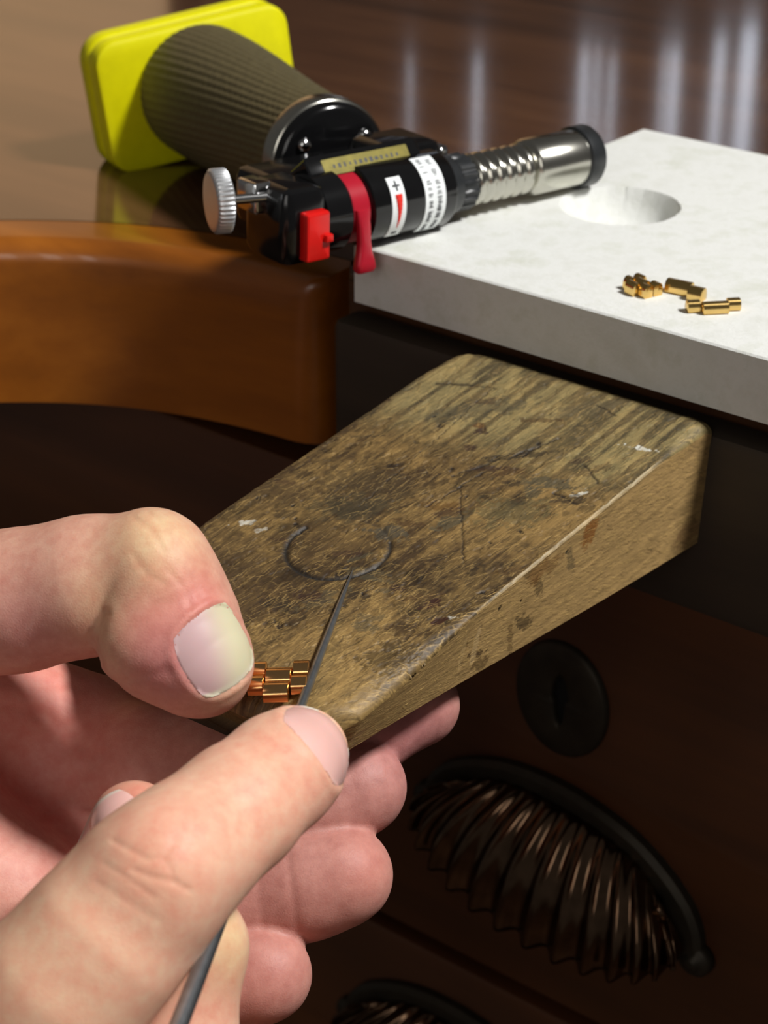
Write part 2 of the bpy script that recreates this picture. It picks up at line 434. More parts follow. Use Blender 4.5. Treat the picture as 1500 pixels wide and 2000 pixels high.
# ---- colour painted in surface coordinates (stains, fibres, scratches all belong to the wood)
def L3(*x): return np.array(lin(*x)[:3])
g1 = fbm(a * .09, c * .05, 1); g2 = fbm(a * .35 + 7, c * .12, 2); g3 = fbm(a * 2.6, c * .16 + 3, 3, 3); g4 = fbm(a * 1.1, c * 1.1, 4, 5)
mixk = np.clip((g1 - .5) * 1.8 + (g2 - .5) * 1.4 + (g3 - .5) * 1.0 + (g4 - .5) * .8 + .5, 0, 1)
colr = L3(66, 49, 27) * (1 - mixk[..., None]) + L3(132, 105, 60) * mixk[..., None]
dk = sm(.52, .72, fbm(a * .13 + 3, c * .11 + 9, 8, 5)) * .55 + sm(.60, .68, fbm(a * .42, c * .34, 9, 4)) * .6
dk = np.where(top, dk, dk * .15)
colr = colr * (1 - .62 * np.clip(dk, 0, 1))[..., None]
frontr = (sm(-200, -180, a) * (1 - sm(205, 235, c)))[..., None] * top[..., None]
colr = colr * (1 - frontr * .6) + (L3(160, 130, 78) * (.75 + .5 * g4[..., None])) * frontr * .6
rear = (sm(270, 285, c) * top)[..., None]
stripe = sm(.42, .6, fbm(a * .8, c * .045, 12, 4))[..., None]
colr = colr * (1 - rear * .5) + (L3(86, 80, 56) * (1 - stripe) + L3(166, 150, 100) * stripe) * rear * .5
sd = side[..., None]
colr = np.where(sd, L3(168, 137, 88) * (.70 + .6 * fbm(a * .9, c * .10, 14, 5)[..., None]), colr)
colr = np.where((KD >= 2)[..., None], L3(92, 70, 42), colr)
h += np.where(top, (g3 - .5) * .16 + (g4 - .5) * .22, 0) + np.where(side, (fbm(a * 1.2, c * .12, 15, 4) - .5) * .25, 0)
h += np.where(top, -.35 * sm(.62, .75, fbm(a * .5, c * .5, 17, 4)), 0)
def blot(px, py, rx, ry, ang, col_, k=.8, depth=0.0, seed=0, soft=.3):
    global colr, h
    p0 = pin_ac(px, py); Rm = 2.0 * max(rx, ry) * 1.35
    sel = np.nonzero((np.abs(a - p0[0]) < Rm) & (np.abs(c - p0[1]) < Rm) & (top | side))
    dx, dy = a[sel] - p0[0], c[sel] - p0[1]; kx = .8 if col_ == LT else 1.25
    ca_, sa_ = math.cos(ang), math.sin(ang); u = (dx * ca_ + dy * sa_) / (rx * kx); w_ = (-dx * sa_ + dy * ca_) / (ry * kx)
    r_ = np.sqrt(u * u + w_ * w_) + (fbm(dx * .9 + 40, dy * .9 + 40, 40 + seed, 3) - .5) * (2.2 if col_ == LT else 1.4) + (fbm(dx * 3 + 40, dy * 1.2 + 40, 140 + seed, 2) - .5) * .6
    mk = (1 - sm(1 - soft, 1, r_)) * k
    colr[sel] = colr[sel] * (1 - mk[..., None]) + L3(*col_) * mk[..., None]; h[sel] -= mk * depth
DK = (42, 33, 22); MR = (54, 34, 24); GR = (80, 72, 52); LT = (205, 203, 190)
for i, q in enumerate([(610, 1165, 2.6, 1.6, .3, MR, .85, .15), (560, 1190, 2.0, 1.2, .2, DK, .6, .1), (775, 1150, 1.5, .9, .6, MR, .8, .1), (700, 1165, 2.3, 1.0, .3, DK, .6, .1),
                       (845, 1180, 1.6, 1.0, 1.2, (48, 20, 14), .9, .1), (862, 1210, 1.8, .8, 1.3, (52, 24, 16), .9, .2), (880, 1205, 1.2, .8, .4, LT, .8, 0), (870, 990, 3.2, 1.4, .3, (96, 66, 26), .7, .1),
                       (480, 1020, 2.4, 1.3, .9, LT, .75, 0), (510, 1035, 1.4, .7, .9, LT, .5, 0), (1250, 875, 3.4, .8, .2, LT, .9, 0), (1130, 965, 2.2, .6, 1.0, LT, .7, 0),
                       (1075, 945, 4.2, 1.8, .3, GR, .85, .1), (1040, 960, 3.4, 1.2, -.6, GR, .7, 0), (1110, 975, 2.6, 1.6, .5, DK, .7, .1), (1010, 890, 6.0, .9, .75, DK, .75, .2), (970, 915, 4.0, .8, .5, MR, .7, .2),
                       (720, 945, 9, 5, .4, (70, 56, 34), .6, 0), (640, 1060, 9, 6, .4, (84, 64, 36), .5, 0), (690, 990, 6, 4, .4, (66, 60, 42), .5, 0), (560, 960, 6, 3, .6, (76, 58, 34), .6, 0),
                       (930, 800, 10, 3, .85, (74, 68, 50), .6, 0), (1140, 800, 7, 2, .9, (96, 84, 58), .6, 0), (935, 832, 1.2, .9, .4, (92, 58, 26), .8, .1), (760, 1040, 3, 2.2, .3, (70, 66, 54), .7, 0),
                       (800, 1230, 3.4, 1.6, .3, (60, 42, 20), .7, .3), (760, 1290, 4, 2.6, .5, (70, 54, 26), .65, .5), (790, 1265, 4, 1.6, .2, (60, 46, 24), .6, .4), (545, 1220, 1.5, .5, -.5, (26, 18, 10), .95, .5),
                       (400, 1120, 9, 12, .3, (74, 56, 34), .55, 0), (450, 1180, 8, 6, .3, (70, 52, 32), .5, 0), (1000, 1000, 6, 4, .5, (92, 84, 54), .5, 0), (1080, 870, 5, 2, .6, (90, 76, 46), .5, 0)]):
    blot(*q[:6], q[6], q[7], seed=i)
for i in range(26):
    px, py = rng.uniform(480, 1150), rng.uniform(800, 1280); blot(px, py, rng.uniform(.3, .6), rng.uniform(.25, .45), rng.uniform(0, 3), (28, 20, 12), .9, .35, seed=60 + i)
for i in range(40):
    blot(rng.uniform(430, 1200), rng.uniform(760, 1260), rng.uniform(1.2, 4.0), rng.uniform(.5, 1.4), rng.uniform(.2, 1.2), [DK, MR, GR, (78, 56, 30)][i % 4], rng.uniform(.45, .85), .08, seed=100 + i)
# rust mark and pale gouges on the right side face
def sblot(px, py, rx, ry, col_, k, depth=0):
    global colr, h
    d = ray(px, py); p = CAM + d * (-174.5 / (d @ E1)); a0_, c0_ = -174 + (ptop(p @ E2) - p[2]), p @ E2
    r_ = np.sqrt(((c - c0_) / rx) ** 2 + ((a - a0_) / ry) ** 2) + (fbm(a * .8, c * .8, 200 + int(px), 3) - .5) * .9
    mk = (1 - sm(.6, 1, r_)) * k * side; colr = colr * (1 - mk[..., None]) + L3(*col_) * mk[..., None]; h -= mk * depth
sblot(1150, 1040, 3.0, 3.2, (132, 78, 24), .75); sblot(1050, 1115, 4, 3, (116, 76, 34), .6); sblot(1080, 1100, 3, 2, (110, 74, 34), .5)
sblot(940, 1270, 1.0, 5.0, (190, 160, 112), .8, .5); sblot(915, 1285, .7, 4.5, (180, 150, 100), .7, .5); sblot(1350, 1040, 6, 3, (120, 84, 54), .5)
# knot crack near the back
for p0_, p1_, wd in (((850, 748), (935, 752), .55), ((935, 752), (972, 760), .2), ((1165, 790), (1205, 812), .2), ((1140, 905), (1172, 945), .25), ((1000, 890), (1095, 855), .25), ((1020, 890), (1055, 870), .6), ((880, 930), (955, 905), .3), ((830, 990), (950, 920), .22), ((960, 760), (700, 990), .12), ((1080, 960), (1130, 985), .3), ((900, 950), (903, 1100), .15)):
    P0_, P1_ = pin_ac(*p0_), pin_ac(*p1_); dv = P1_ - P0_; L_ = np.linalg.norm(dv); dv /= L_
    wx = (a - P0_[0]) * dv[0] + (c - P0_[1]) * dv[1]; wy = -(a - P0_[0]) * dv[1] + (c - P0_[1]) * dv[0] + (fbm(wx * .8, wx * 0, 77, 2) - .5) * .8
    mk = np.exp(-(wy / wd) ** 2) * (wx > 0) * (wx < L_) * top * .85
    colr = colr * (1 - mk[..., None]) + L3(30, 22, 14) * mk[..., None]; h -= mk * .4
# short bright fibres and fine scratches, rasterised on the surface grid
def strokes(mask_rows, cnt, jlo, jhi, L_lo, L_hi, tilt, spread, gain, dep):
    global colr, h
    for k_ in range(cnt):
        i0 = rng.integers(4, NS - 4) if mask_rows is None else int(rng.uniform(*mask_rows) * (NS - 1)); j0 = int(rng.uniform(jlo, jhi))
        Ln = rng.uniform(L_lo, L_hi); an_ = tilt + rng.normal(0, spread); bend = rng.normal(0, .12)
        q = np.linspace(-.5, .5, int(Ln * 12) + 3); dirc = an_ + bend * q
        ii = (i0 + np.cos(dirc) * q * Ln / (REAR - 198) * NS).astype(int); jj = (j0 + np.sin(dirc) * q * Ln / 58 * nt).astype(int)
        ok = (ii >= 0) & (ii < NS) & (jj >= jlo) & (jj < jhi); ii, jj = ii[ok], jj[ok]
        gg = gain * rng.uniform(.5, 1.3)
        colr[ii, jj] = colr[ii, jj] * (1 - abs(gg)) + (L3(196, 162, 98) if gg > 0 else L3(40, 30, 18)) * abs(gg); h[ii, jj] += dep * (1 if gg > 0 else -1)
jT0 = 15; jT1 = 15 + nt; jR1 = jT1 + nrs - 1
strokes(None, 2400, jT0, jT1, .6, 3.5, .12, .22, .22, .04)
strokes(None, 700, jT0, jT1, .6, 2.5, .2, .8, .22, .04)
strokes((0, .35), 600, jT0 + nt * .45, jT1, .6, 2.4, .3, .5, .30, .06)
strokes(None, 2200, jT0, jT1, .6, 4.0, .08, .2, -.42, .06)
strokes(None, 2200, jT1, jR1, .5, 2.5, .30, .12, .26, .05)
strokes((0, .45), 700, jT1 - 10, jR1, .6, 2.0, .5, .4, .36, .07)
strokes(None, 1600, jT1, jR1, .5, 2.5, .3, .12, -.25, .05)
# carved ring
cpt = pin_ac(660, 1070); ex = pin_ac(765, 1060) - pin_ac(560, 1075); ey = pin_ac(655, 1012) - pin_ac(655, 1128)
Mi = np.linalg.inv(np.stack([ex / 2, ey / 2], 1)); uv = np.stack([a - cpt[0], c - cpt[1]], -1) @ Mi.T
rr_ = np.sqrt((uv ** 2).sum(-1)); an = np.arctan2(uv[..., 1], uv[..., 0])
arcm = np.where((an > 1.0) & (an < 2.2), .12, 1.0) * np.where((an > .1) & (an <= 1.0), .45, 1)
mk = np.exp(-((rr_ - 1) / .05) ** 2) * arcm * top
colr = colr * (1 - .95 * mk[..., None]) + L3(34, 31, 28) * (.95 * mk[..., None]); h -= mk * .9
# bright crushed ridge along the right edge
jr = np.arange(jT1 - 3, jT1 + 2)
rid = (sm(.3, .42, s) * (1 - sm(.78, .86, s)))[:, None] * (.3 + .7 * fbm(s[:, None] * 90, np.zeros((1, len(jr))) + jr[None] * .6, 33, 2))
colr[:, jr] = colr[:, jr] * (1 - .55 * rid[..., None]) + L3(225, 205, 165) * .55 * rid[..., None]
h[:, jr] += rid * .35
dirn = np.where(top[..., None], EZ, np.where(side[..., None], E1, 0))
V += dirn * (h * np.where(top, .45, .3))[..., None]
n, m_ = NS, len(secs)
idx = np.arange(n * m_).reshape(n, m_); nxt = np.roll(idx, -1, 1)
Fc = np.stack([idx[:-1], nxt[:-1], nxt[1:], idx[1:]], -1).reshape(-1, 4).tolist() + [list(idx[0])[::-1], list(idx[-1])]
m = M('worn_scarred_beech'); at = m.n('ShaderNodeVertexColor', layer_name='Col'); v = m.coord((1, 1, 1))
hs = m.n('ShaderNodeMix', data_type='RGBA', blend_type='OVERLAY'); hs.inputs[0].default_value = .55
gr = m.noise(m.coord((1, .12, 1), (0, 0, TH)), 1300, 5, .75)
m.l(at.outputs[0], hs.inputs[6]); m.l(m.ramp(gr, [(.3, (.25, .25, .25, 1)), (.7, (.75, .75, .75, 1))]), hs.inputs[7])
m.base(hs.outputs[2]); m.set(Roughness=.55); m.bump(gr, .35, .0002); MAT['pin'] = m.m
o = mesh_obj('bench_pin', V.reshape(-1, 3), Fc, MAT['pin'], loc=B(-203, 300, -28), colors=colr.reshape(-1, 3))
tag(o, 'worn, scarred wooden bench pin wedge jutting out from the bench rail', 'bench pin')

# ================================================================== BUTANE TORCH
MAT['yellow'] = plain('fluorescent_yellow_plastic', lin(228, 222, 0), .35, 0, .04)
MAT['grip'] = plain('olive_woven_grip', lin(84, 76, 50), .55, 0, .25, .3, 900)
MAT['gloss'] = plain('glossy_black_plastic', lin(14, 14, 15), .13, 0, .1)
MAT['satin'] = plain('satin_black_plastic', lin(34, 36, 38), .38, 0, .15)
MAT['chrome'] = plain('polished_chrome', lin(215, 215, 215), .12, 1.0, .03)
MAT['alu'] = plain('bright_knurled_aluminium', lin(232, 234, 236), .38, .85, .04)
MAT['steel'] = plain('brushed_steel_tube', lin(196, 194, 184), .2, 1.0, .06)
MAT['red'] = plain('red_plastic_switch', lin(214, 22, 18), .3, 0, .05)
m = M('translucent_red_lever'); m.set(Base_Color=lin(196, 30, 52), Roughness=.25, Transmission_Weight=.25, Subsurface_Weight=.3, Subsurface_Scale=.002); MAT['lever'] = m.m
MAT['paper'] = plain('white_label_paper', lin(236, 240, 240), .4, 0, .02)
MAT['foil'] = plain('yellow_foil_sticker', lin(126, 116, 48), .3, .3, .2, 0, 500)
MAT['ink'] = plain('black_print', lin(70, 72, 76), .6, 0, .05)
MAT['redink'] = plain('red_print', lin(228, 38, 24), .5, 0, .03)

BC = np.array([-48.0, 510.0, 18.0])                     # centre of the stand plate
HD = np.array([-11.8, 437.5, 20.5])                     # centre of the collar disc
NZ0 = np.array([1.0, 410.6, 21.2]); NZ1 = np.array([46.0, 446.0, 19.6])
NA = nrm(NZ1 - NZ0)                                     # nozzle axis
TA = nrm(HD - BC)                                       # tank axis
tl = np.linalg.norm(HD - BC)
torch = thing('butane_torch', 'small black butane torch on a yellow stand, nozzle resting on the white board', 'torch', (BC[0], BC[1], 0))
def tp(name, vf, mat, auto=40, parent=None, lab=None):
    o = mesh_obj(name, vf[0], vf[1], MAT[mat], parent or torch, auto=auto)
    if lab: o['label'] = lab
    return o
# stand: two stacked rounded plates rolled about the tank axis
tx, ty, tz = frame(TA); roll = math.radians(6.5)
# ty points sideways (right when seen from the head), tz up
SX = -(ty * math.cos(roll) + tz * math.sin(roll)); SY = (tz * math.cos(roll) - ty * math.sin(roll))
if SX[0] < 0: SX = -SX
b1 = prism(BC, SX, SY, TA, rrect(26.0, 16.8, 6, 8), [(-1.2, 1.2), (0, 0), (3.6, 0), (4.6, .4), (5.0, 1.3)])
b2 = prism(BC - TA * 8.5, SX, SY, TA, rrect(26.3, 17.2, 7, 8), [(0, 2.0), (.8, .4), (2, 0), (6.0, 0), (7.0, .5), (7.6, 1.6)])
tp('stand', b1, 'yellow', lab='fluorescent yellow plastic stand'); tp('stand_foot', b2, 'yellow')
# tank with a woven grip
def weave(d, th): return .11 * np.sin(50 * th + d * .35) + .09 * np.sin(50 * th - d * 2.2)
prof = [(5, 16.0)] + [(d, 16.4 - 3.1 * sm(10, tl - 8, np.array(d)).item()) for d in np.linspace(6, tl - 5, 70)]
tp('tank', lathe(BC, TA, prof, 420, rfun=weave), 'grip', auto=None, lab='olive ribbed grip around the fuel tank')
tp('collar', lathe(BC, TA, [(tl - 6, 13.0), (tl - 5.6, 13.9), (tl - 1.4, 13.9), (tl - .8, 13.5), (tl - .6, 13.0)], 72), 'steel', lab='polished chrome collar')
tp('cap_plate', lathe(BC, TA, [(tl - 2, 13.2), (tl + .6, 13.2), (tl + 1.6, 12.6), (tl + 2.0, 11.5), (tl + 2.4, 4), (tl + 2.5, 0.01)], 64), 'gloss', lab='black round cap plate')
# screws on the plate
cx, cy, cz = frame(TA)
side_r = -cy if (-cy)[0] > 0 else cy
proto = None
for u_, v_ in ((-7.2, 5.2), (7.4, 5.4), (-9.5, 1.5), (9.2, 2.2)):
    P_ = HD + TA * 2.1 + side_r * u_ + cz * v_
    if proto is None:
        V, Fc = lathe(P_, TA, [(-.6, 1.5), (.5, 1.5), (1.1, 1.1), (1.3, .5), (1.35, .01)], 20)
        proto = tp('screw', (V, Fc), 'chrome'); proto0 = P_
    else:
        o = proto.copy(); COL.objects.link(o); o.parent = torch; o.location = (P_ - proto0) * S
# bracket that joins the plate to the nozzle body
NH = nrm(np.cross(EZ, NA)); NU = np.cross(NA, NH)        # NH points away from the viewer
if NH[1] < 0: NH = -NH
def nz(m_, hh=0, uu=0): return NZ0 + NA * m_ + NH * hh + NU * uu
tp('bracket', rbox(nz(-5, 11.5, -.6), NA, NH, NU, 19, 11.0, 6.0, 2.2), 'gloss')
tp('bracket_cover', rbox(nz(12, 13.5, 1.5), NA, NH, NU, 8.0, 7.5, 6.4, 2.6), 'gloss')
tp('cover_fin', rbox(nz(20.0, 11.5, 1.5), NA, NH, NU, 2.6, 4.0, 4.2, 1.0), 'satin')
V, Fc = lathe(nz(20.5, 8.2, 4.5), -NH, [(-1, 1.2), (.3, 1.2), (.8, .8), (1, .01)], 18); tp('screw', (V, Fc), 'chrome')
# foil sticker lies on the sloping front shoulder of the bracket
sl = nrm(NU * .62 - NH * .78); su = nrm(np.cross(sl, NA)); su = su if su @ NH > 0 else -su
tp('shoulder', prism(nz(-6.5, .6, 8.3), NA, su, sl, rrect(14.5, 3.0, 1.2, 4), [(-5, 0), (.6, 0), (.9, .4)]), 'gloss')
st = tp('foil_sticker', prism(nz(-6.2, .6, 8.3) + sl * .9, NA, su, sl, rrect(11.0, 1.75, .3, 3), [(0, 0), (.12, 0)]), 'foil', lab='yellow foil sticker')
for k_ in range(13):
    q = nz(-14.5 + k_ * 1.35, .6, 8.3) + sl * 1.03
    mesh_obj('print_mark', *rbox(q, NA, su, sl, rng.uniform(.2, .45), rng.uniform(.3, .55), .03, .05, 2), MAT['ink'], st)
# nozzle body sections
R_ = 8.3
tp('rear_housing', joinm(rbox(nz(-26.5, 0, 0), NA, NH, NU, 5.5, 7.6, 8.0, 2.6), lathe(nz(-22), NA, [(0, 7.2), (.5, 8.2), (6.4, R_), (7.0, 7.8)], 56)), 'gloss')
tp('drum', lathe(nz(-10.2), NA, [(0, 7.6), (.5, R_), (21.6, R_), (22.4, 7.9), (22.6, 7.0)], 72), 'gloss')
tp('shoulder_ring', lathe(nz(12), NA, [(0, 7.0), (.3, 7.2), (3.6, 6.4), (4.0, 5.6)], 56), 'satin')
tp('knurled_collar', lathe(nz(15.6), NA, [(0, 5.6), (.4, 6.0), (4.2, 6.0), (4.8, 5.4)], 96, rfun=lambda d, th: .22 * np.sign(np.sin(th * 20))), 'satin')
# lever: red ring inside the gap, dropping to a rounded tab
tp('lever_ring', lathe(nz(-15.2), NA, [(0, 7.0), (.4, 7.5), (4.6, 7.5), (5.0, 7.0)], 56), 'lever')
lv = []
for k_, (hh, uu, wd, tk) in enumerate([(-7.2, 1.5, 1.7, .9), (-8.0, -2, 1.5, 1.0), (-8.2, -5, 1.45, 1.1), (-8.3, -7.4, 1.8, 1.2), (-8.5, -9.3, 2.3, 1.3), (-8.6, -10.6, 2.5, 1.3), (-8.6, -11.4, 2.1, .9)]):
    cc = nz(-12.8, hh, uu)
    for q in rrect(wd, tk, min(wd, tk) * .8, 3): lv.append(cc + NA * q[0] + NH * q[1])
mm = 16; Fc = [[i * mm + j, i * mm + (j + 1) % mm, (i + 1) * mm + (j + 1) % mm, (i + 1) * mm + j] for i in range(6) for j in range(mm)] + [list(range(mm))[::-1], [6 * mm + j for j in range(mm)]]
tp('flame_lever', (np.array(lv), Fc), 'lever', lab='translucent red flame lever')
sw = tp('ignition_switch', rbox(nz(-25.5, -8.4, -1.4), NA, NU, -NH, 2.9, 5.0, 1.6, .6), 'red', lab='bright red ignition switch')
tp('switch_nub', rbox(nz(-23.4, -10.2, -1.8), NA, NU, -NH, .9, .8, .8, .3), 'red', parent=sw)
# coil and steel flame tube
prof = [(0, 4.2)]
for k_ in range(6):
    for q in np.linspace(0, 1, 9)[:-1]: prof.append((.4 + 2.75 * (k_ + q), 4.3 + 1.35 * math.sin(math.pi * q) ** .7))
prof.append((17.2, 4.4))
tp('coil', lathe(nz(20.2), NA, prof, 56), 'steel', auto=None, lab='ribbed steel cooling coil')
tp('flame_tube', lathe(nz(37.2), NA, [(0, 4.6), (.4, 5.8), (1.0, 6.3), (14.8, 6.35), (15.0, 6.1)], 72), 'steel', lab='shiny steel flame tube')
tp('tip_ring', lathe(nz(52.0), NA, [(0, 6.2), (.3, 6.9), (3.9, 6.9), (4.7, 6.3), (4.7, 5.0), (1.0, 4.6), (1.0, .01)], 64, cap=False), 'satin', lab='black tip ring')
# chrome gas knob with serrated rim
KC = W(447, 391, 404); KA = nrm([-.94, -.34, .02])
V, Fc = lathe(KC, KA, [(0, 5.2), (.5, 6.3), (3.2, 6.3), (3.7, 5.8), (3.8, 5.0), (3.6, .01)], 168, rfun=lambda d, th: (.17 * np.sin(th * 42) if .2 < d < 3.4 else 0 * th))
kb = tp('gas_knob', (V, Fc), 'alu', auto=60, lab='chrome knob with a serrated rim')
tp('knob_stem', lathe(KC - KA * 8, KA, [(0, 1.0), (8.5, 1.0)], 20), 'chrome', parent=kb)
tp('valve_block', rbox(nz(-31.6, 3.5, 5.0), NA, NH, NU, 2.2, 3.4, 3.2, .8), 'chrome')
# labels wrapped on the drum
def wrap(m0, m1, a0, a1, lift=.1, n=24):
    V = []
    for k_ in range(n + 1):
        t = math.radians(a0 + (a1 - a0) * k_ / n); r = R_ + lift
        for mm_ in (m0, m1): V.append(nz(mm_) + (-NH * math.cos(t) + NU * math.sin(t)) * r)
    for k_ in range(n + 1):
        t = math.radians(a0 + (a1 - a0) * k_ / n); r = R_ - .05
        for mm_ in (m0, m1): V.append(nz(mm_) + (-NH * math.cos(t) + NU * math.sin(t)) * r)
    Fc = [[2 * i, 2 * i + 1, 2 * i + 3, 2 * i + 2] for i in range(n)]
    q = 2 * (n + 1); Fc += [[q + f[0], q + f[3], q + f[2], q + f[1]] for f in Fc]
    Fc += [[2 * i, 2 * i + 2, q + 2 * i + 2, q + 2 * i] for i in range(n)] + [[2 * i + 1, q + 2 * i + 1, q + 2 * i + 3, 2 * i + 3] for i in range(n)]
    Fc += [[0, q, q + 1, 1], [2 * n, 2 * n + 1, q + 2 * n + 1, q + 2 * n]]
    return np.array(V), Fc
lb1 = tp('flame_label', wrap(-5.6, -2.0, -48, 48), 'paper', lab='white label with plus, red wedge and minus')
lb2 = tp('text_label', wrap(3.2, 8.6, -58, 74), 'paper', lab='white label with small grey print')
def mark(lb, m0, m1, a0, a1, mat='ink'): mesh_obj('print_mark', *wrap(m0, m1, a0, a1, .2, 6), MAT[mat], lb)
mark(lb1, -4.7, -2.9, 33, 36); mark(lb1, -4.0, -3.6, 27, 42)                              # plus
for k_ in range(9): mark(lb1, -3.7 - .85 * (1 - k_ / 9), -3.7 + .85 * (1 - k_ / 9), 22 - 5.6 * (k_ + 1), 22 - 5.6 * k_, 'redink')
mark(lb1, -4.4, -3.1, -42, -37)                                                            # minus
for row in (4.6, 6.9):
    t = 68.0
    while t > -52:
        ln = rng.uniform(1.2, 3.2)
        if rng.random() < .8:
            mark(lb2, row - rng.uniform(.35, .6), row + rng.uniform(.3, .7), t - ln * .55, t)
        t -= ln + (5 if rng.random() < .12 else .6)

# ================================================================== GOLD BRACELET SECTIONS
MAT['gold'] = plain('polished_gold', lin(232, 196, 122), .18, 1.0, .04)
MAT['gold2'] = plain('polished_rose_gold', lin(250, 196, 130), .16, 1.0, .04)
def hexprof(w, h, n=9):
    """half-round bar section with small facets: width w (stack direction), height h"""
    pts = [(-w / 2 + .1 * w, 0), (w / 2 - .1 * w, 0), (w / 2, .12 * h), (w / 2, .40 * h)]
    for k_ in range(1, n): t = math.pi * k_ / n; pts.append((w / 2 * math.copysign(abs(math.cos(t)) ** .75, math.cos(t)), .40 * h + .60 * h * math.sin(t)))
    pts += [(-w / 2, .40 * h), (-w / 2, .12 * h)]; return np.array(pts)
def bar(O, ax, st, up, half, w, h, be=.12):
    p = hexprof(w, h); c0 = p.mean(0); V = []
    lay = [(-half, .82), (-half + be, 1), (half - be, 1), (half, .82)]
    for d, k_ in lay:
        for q in p: qq = c0 + (q - c0) * k_; V.append(O + ax * d + st * qq[0] + up * qq[1])
    m_ = len(p); Fc = [[i * m_ + j, i * m_ + (j + 1) % m_, (i + 1) * m_ + (j + 1) % m_, (i + 1) * m_ + j] for i in range(3) for j in range(m_)]
    Fc += [list(range(m_))[::-1], [3 * m_ + j for j in range(m_)]]
    return np.array(V), Fc
def section(O, ax, st, up, rows, mat, label, cw=2.3, ow=1.35, pw=2.6, ph=2.2, group=None, outer=(1, 1)):
    """rows of outer links with centre links set half a pitch further along"""
    t_ = thing('bracelet_section', label, 'bracelet links', O, group)
    for r in range(rows):
        c0 = O + st * (r * pw)
        for sd_ in (-1, 1):
            if outer[0 if sd_ < 0 else 1]:
                mesh_obj('outer_link', *bar(c0 + ax * sd_ * (cw + ow + .08), ax, st, up, ow, pw * .93, ph), MAT[mat], t_, auto=32)
        mesh_obj('centre_link', *bar(c0 + st * pw * .5, ax, st, up, cw, pw * .93, ph), MAT[mat], t_, auto=32)
        if all(outer): mesh_obj('link_pin', *lathe(c0 + up * ph * .45 - ax * (cw + ow), ax, [(0, .45), (2 * (cw + ow), .45)], 14), MAT[mat], t_, auto=40)
    return t_
pn = nrm(EZ - .131 * E2)
O_ = B(*pin_ac(549, 1322), 0); O_[2] = ptop(O_ @ E2)
X_ = nrm(RT - pn * (RT @ pn)); q1 = B(*pin_ac(604, 1300)); q1[2] = ptop(q1 @ E2); q0 = B(*pin_ac(500, 1303)); q0[2] = ptop(q0 @ E2)
ax = nrm(q1 - q0); st_ = np.cross(pn, ax); st_ = st_ if st_ @ FWD < 0 else -st_
section(O_ + pn * .3, ax, st_, pn, 2, 'gold2', 'rose gold bracelet links held down by the thumb on the wooden pin', cw=2.05, ow=1.3, pw=3.7, ph=2.3)
GL = 'three loose link pieces on the white board'
def onb(px, py): return onz(px, py, ZT)
# end-on piece, slanting pair, and single barrel with forked end
def dirs(deg): t = math.radians(deg); return np.array([math.cos(t), math.sin(t), 0]), np.array([-math.sin(t), math.cos(t), 0])
x_, y_ = dirs(-58)
section(onb(1264, 568), -x_, -y_, EZ, 2, 'gold', 'upright cluster of gold bracelet links on the white board beside the round hollow', cw=1.4, ow=1.0, pw=2.4, ph=2.7, group=GL)
x_, y_ = dirs(-33)
t_ = section(onb(1320, 577), x_, y_, EZ, 1, 'gold', 'pair of gold bracelet links joined at a slant, lying between two other link pieces', cw=2.7, ow=1.6, pw=3.0, ph=2.7, group=GL, outer=(0, 1))
x_, y_ = dirs(8)
section(onb(1392, 606), x_, -y_, EZ, 1, 'gold', 'short gold link barrel with forked ends near the front edge of the white board', cw=2.6, ow=1.3, pw=2.6, ph=2.3, group=GL)

# ================================================================== STEEL SCRIBER
MAT['tool'] = plain('grey_tool_steel', lin(150, 153, 156), .3, .9, .12, .1, 500)
def rodD(py): return 1 / (1 / 349.2 + (py - 1110) * 1.10e-6)
def rodx(py): return 690 - (py - 1110) * (690 - 345) / 890 - 14 * math.sin(min(1, (py - 1110) / 890) * math.pi)
rp0 = W(690, 1110, rodD(1110)); rp1 = W(350, 2000, rodD(2000)); RA = nrm(rp1 - rp0); RL = np.linalg.norm(rp1 - rp0)
V, Fc = lathe(rp0, RA, [(0, .04), (2, .16), (5, .30), (10, .45), (18, .58), (30, .70), (45, .82), (70, 1.0), (100, 1.2), (130, 1.3), (165, 1.4), (166, 1.1)], 40)
o = mesh_obj('scriber', V, Fc, MAT['tool'], loc=rp0, auto=40)
tag(o, 'pointed grey steel scriber resting its tip on the wooden pin', 'tool')

# ================================================================== HANDS (implicit surfaces turned into one continuous skin each)
def smin(a_, b_, k): 
    h_ = np.clip(.5 + .5 * (b_ - a_) / k, 0, 1); return b_ * (1 - h_) + a_ * h_ - k * h_ * (1 - h_)
def cone(p, a_, b_, ra, rb, flat=None):
    ba = b_ - a_; t = np.clip(((p - a_) @ ba) / (ba @ ba), 0, 1)
    q = p - a_ - t[:, None] * ba
    if flat is not None:
        nv, kf = flat; cmp_ = q @ nv; q = q + np.outer(cmp_ * (1 / kf - 1), nv)
    return np.sqrt((q * q).sum(1)) - (ra + (rb - ra) * t)
def ball(p, c_, r): return np.sqrt(((p - c_) ** 2).sum(1)) - r
def chain(p, pts, k=2.0, flat=None):
    d = None
    for (a_, ra), (b_, rb) in zip(pts[:-1], pts[1:]):
        e = cone(p, a_, b_, ra, rb, flat); d = e if d is None else smin(d, e, k)
    return d
def J(*rows): return [(W(x, y, D), r) for x, y, D, r in rows]
def polyline_dist(p, pts):
    d = np.full(len(p), 1e9)
    for a_, b_ in zip(pts[:-1], pts[1:]): d = np.minimum(d, cone(p, a_, b_, 0, 0))
    return d
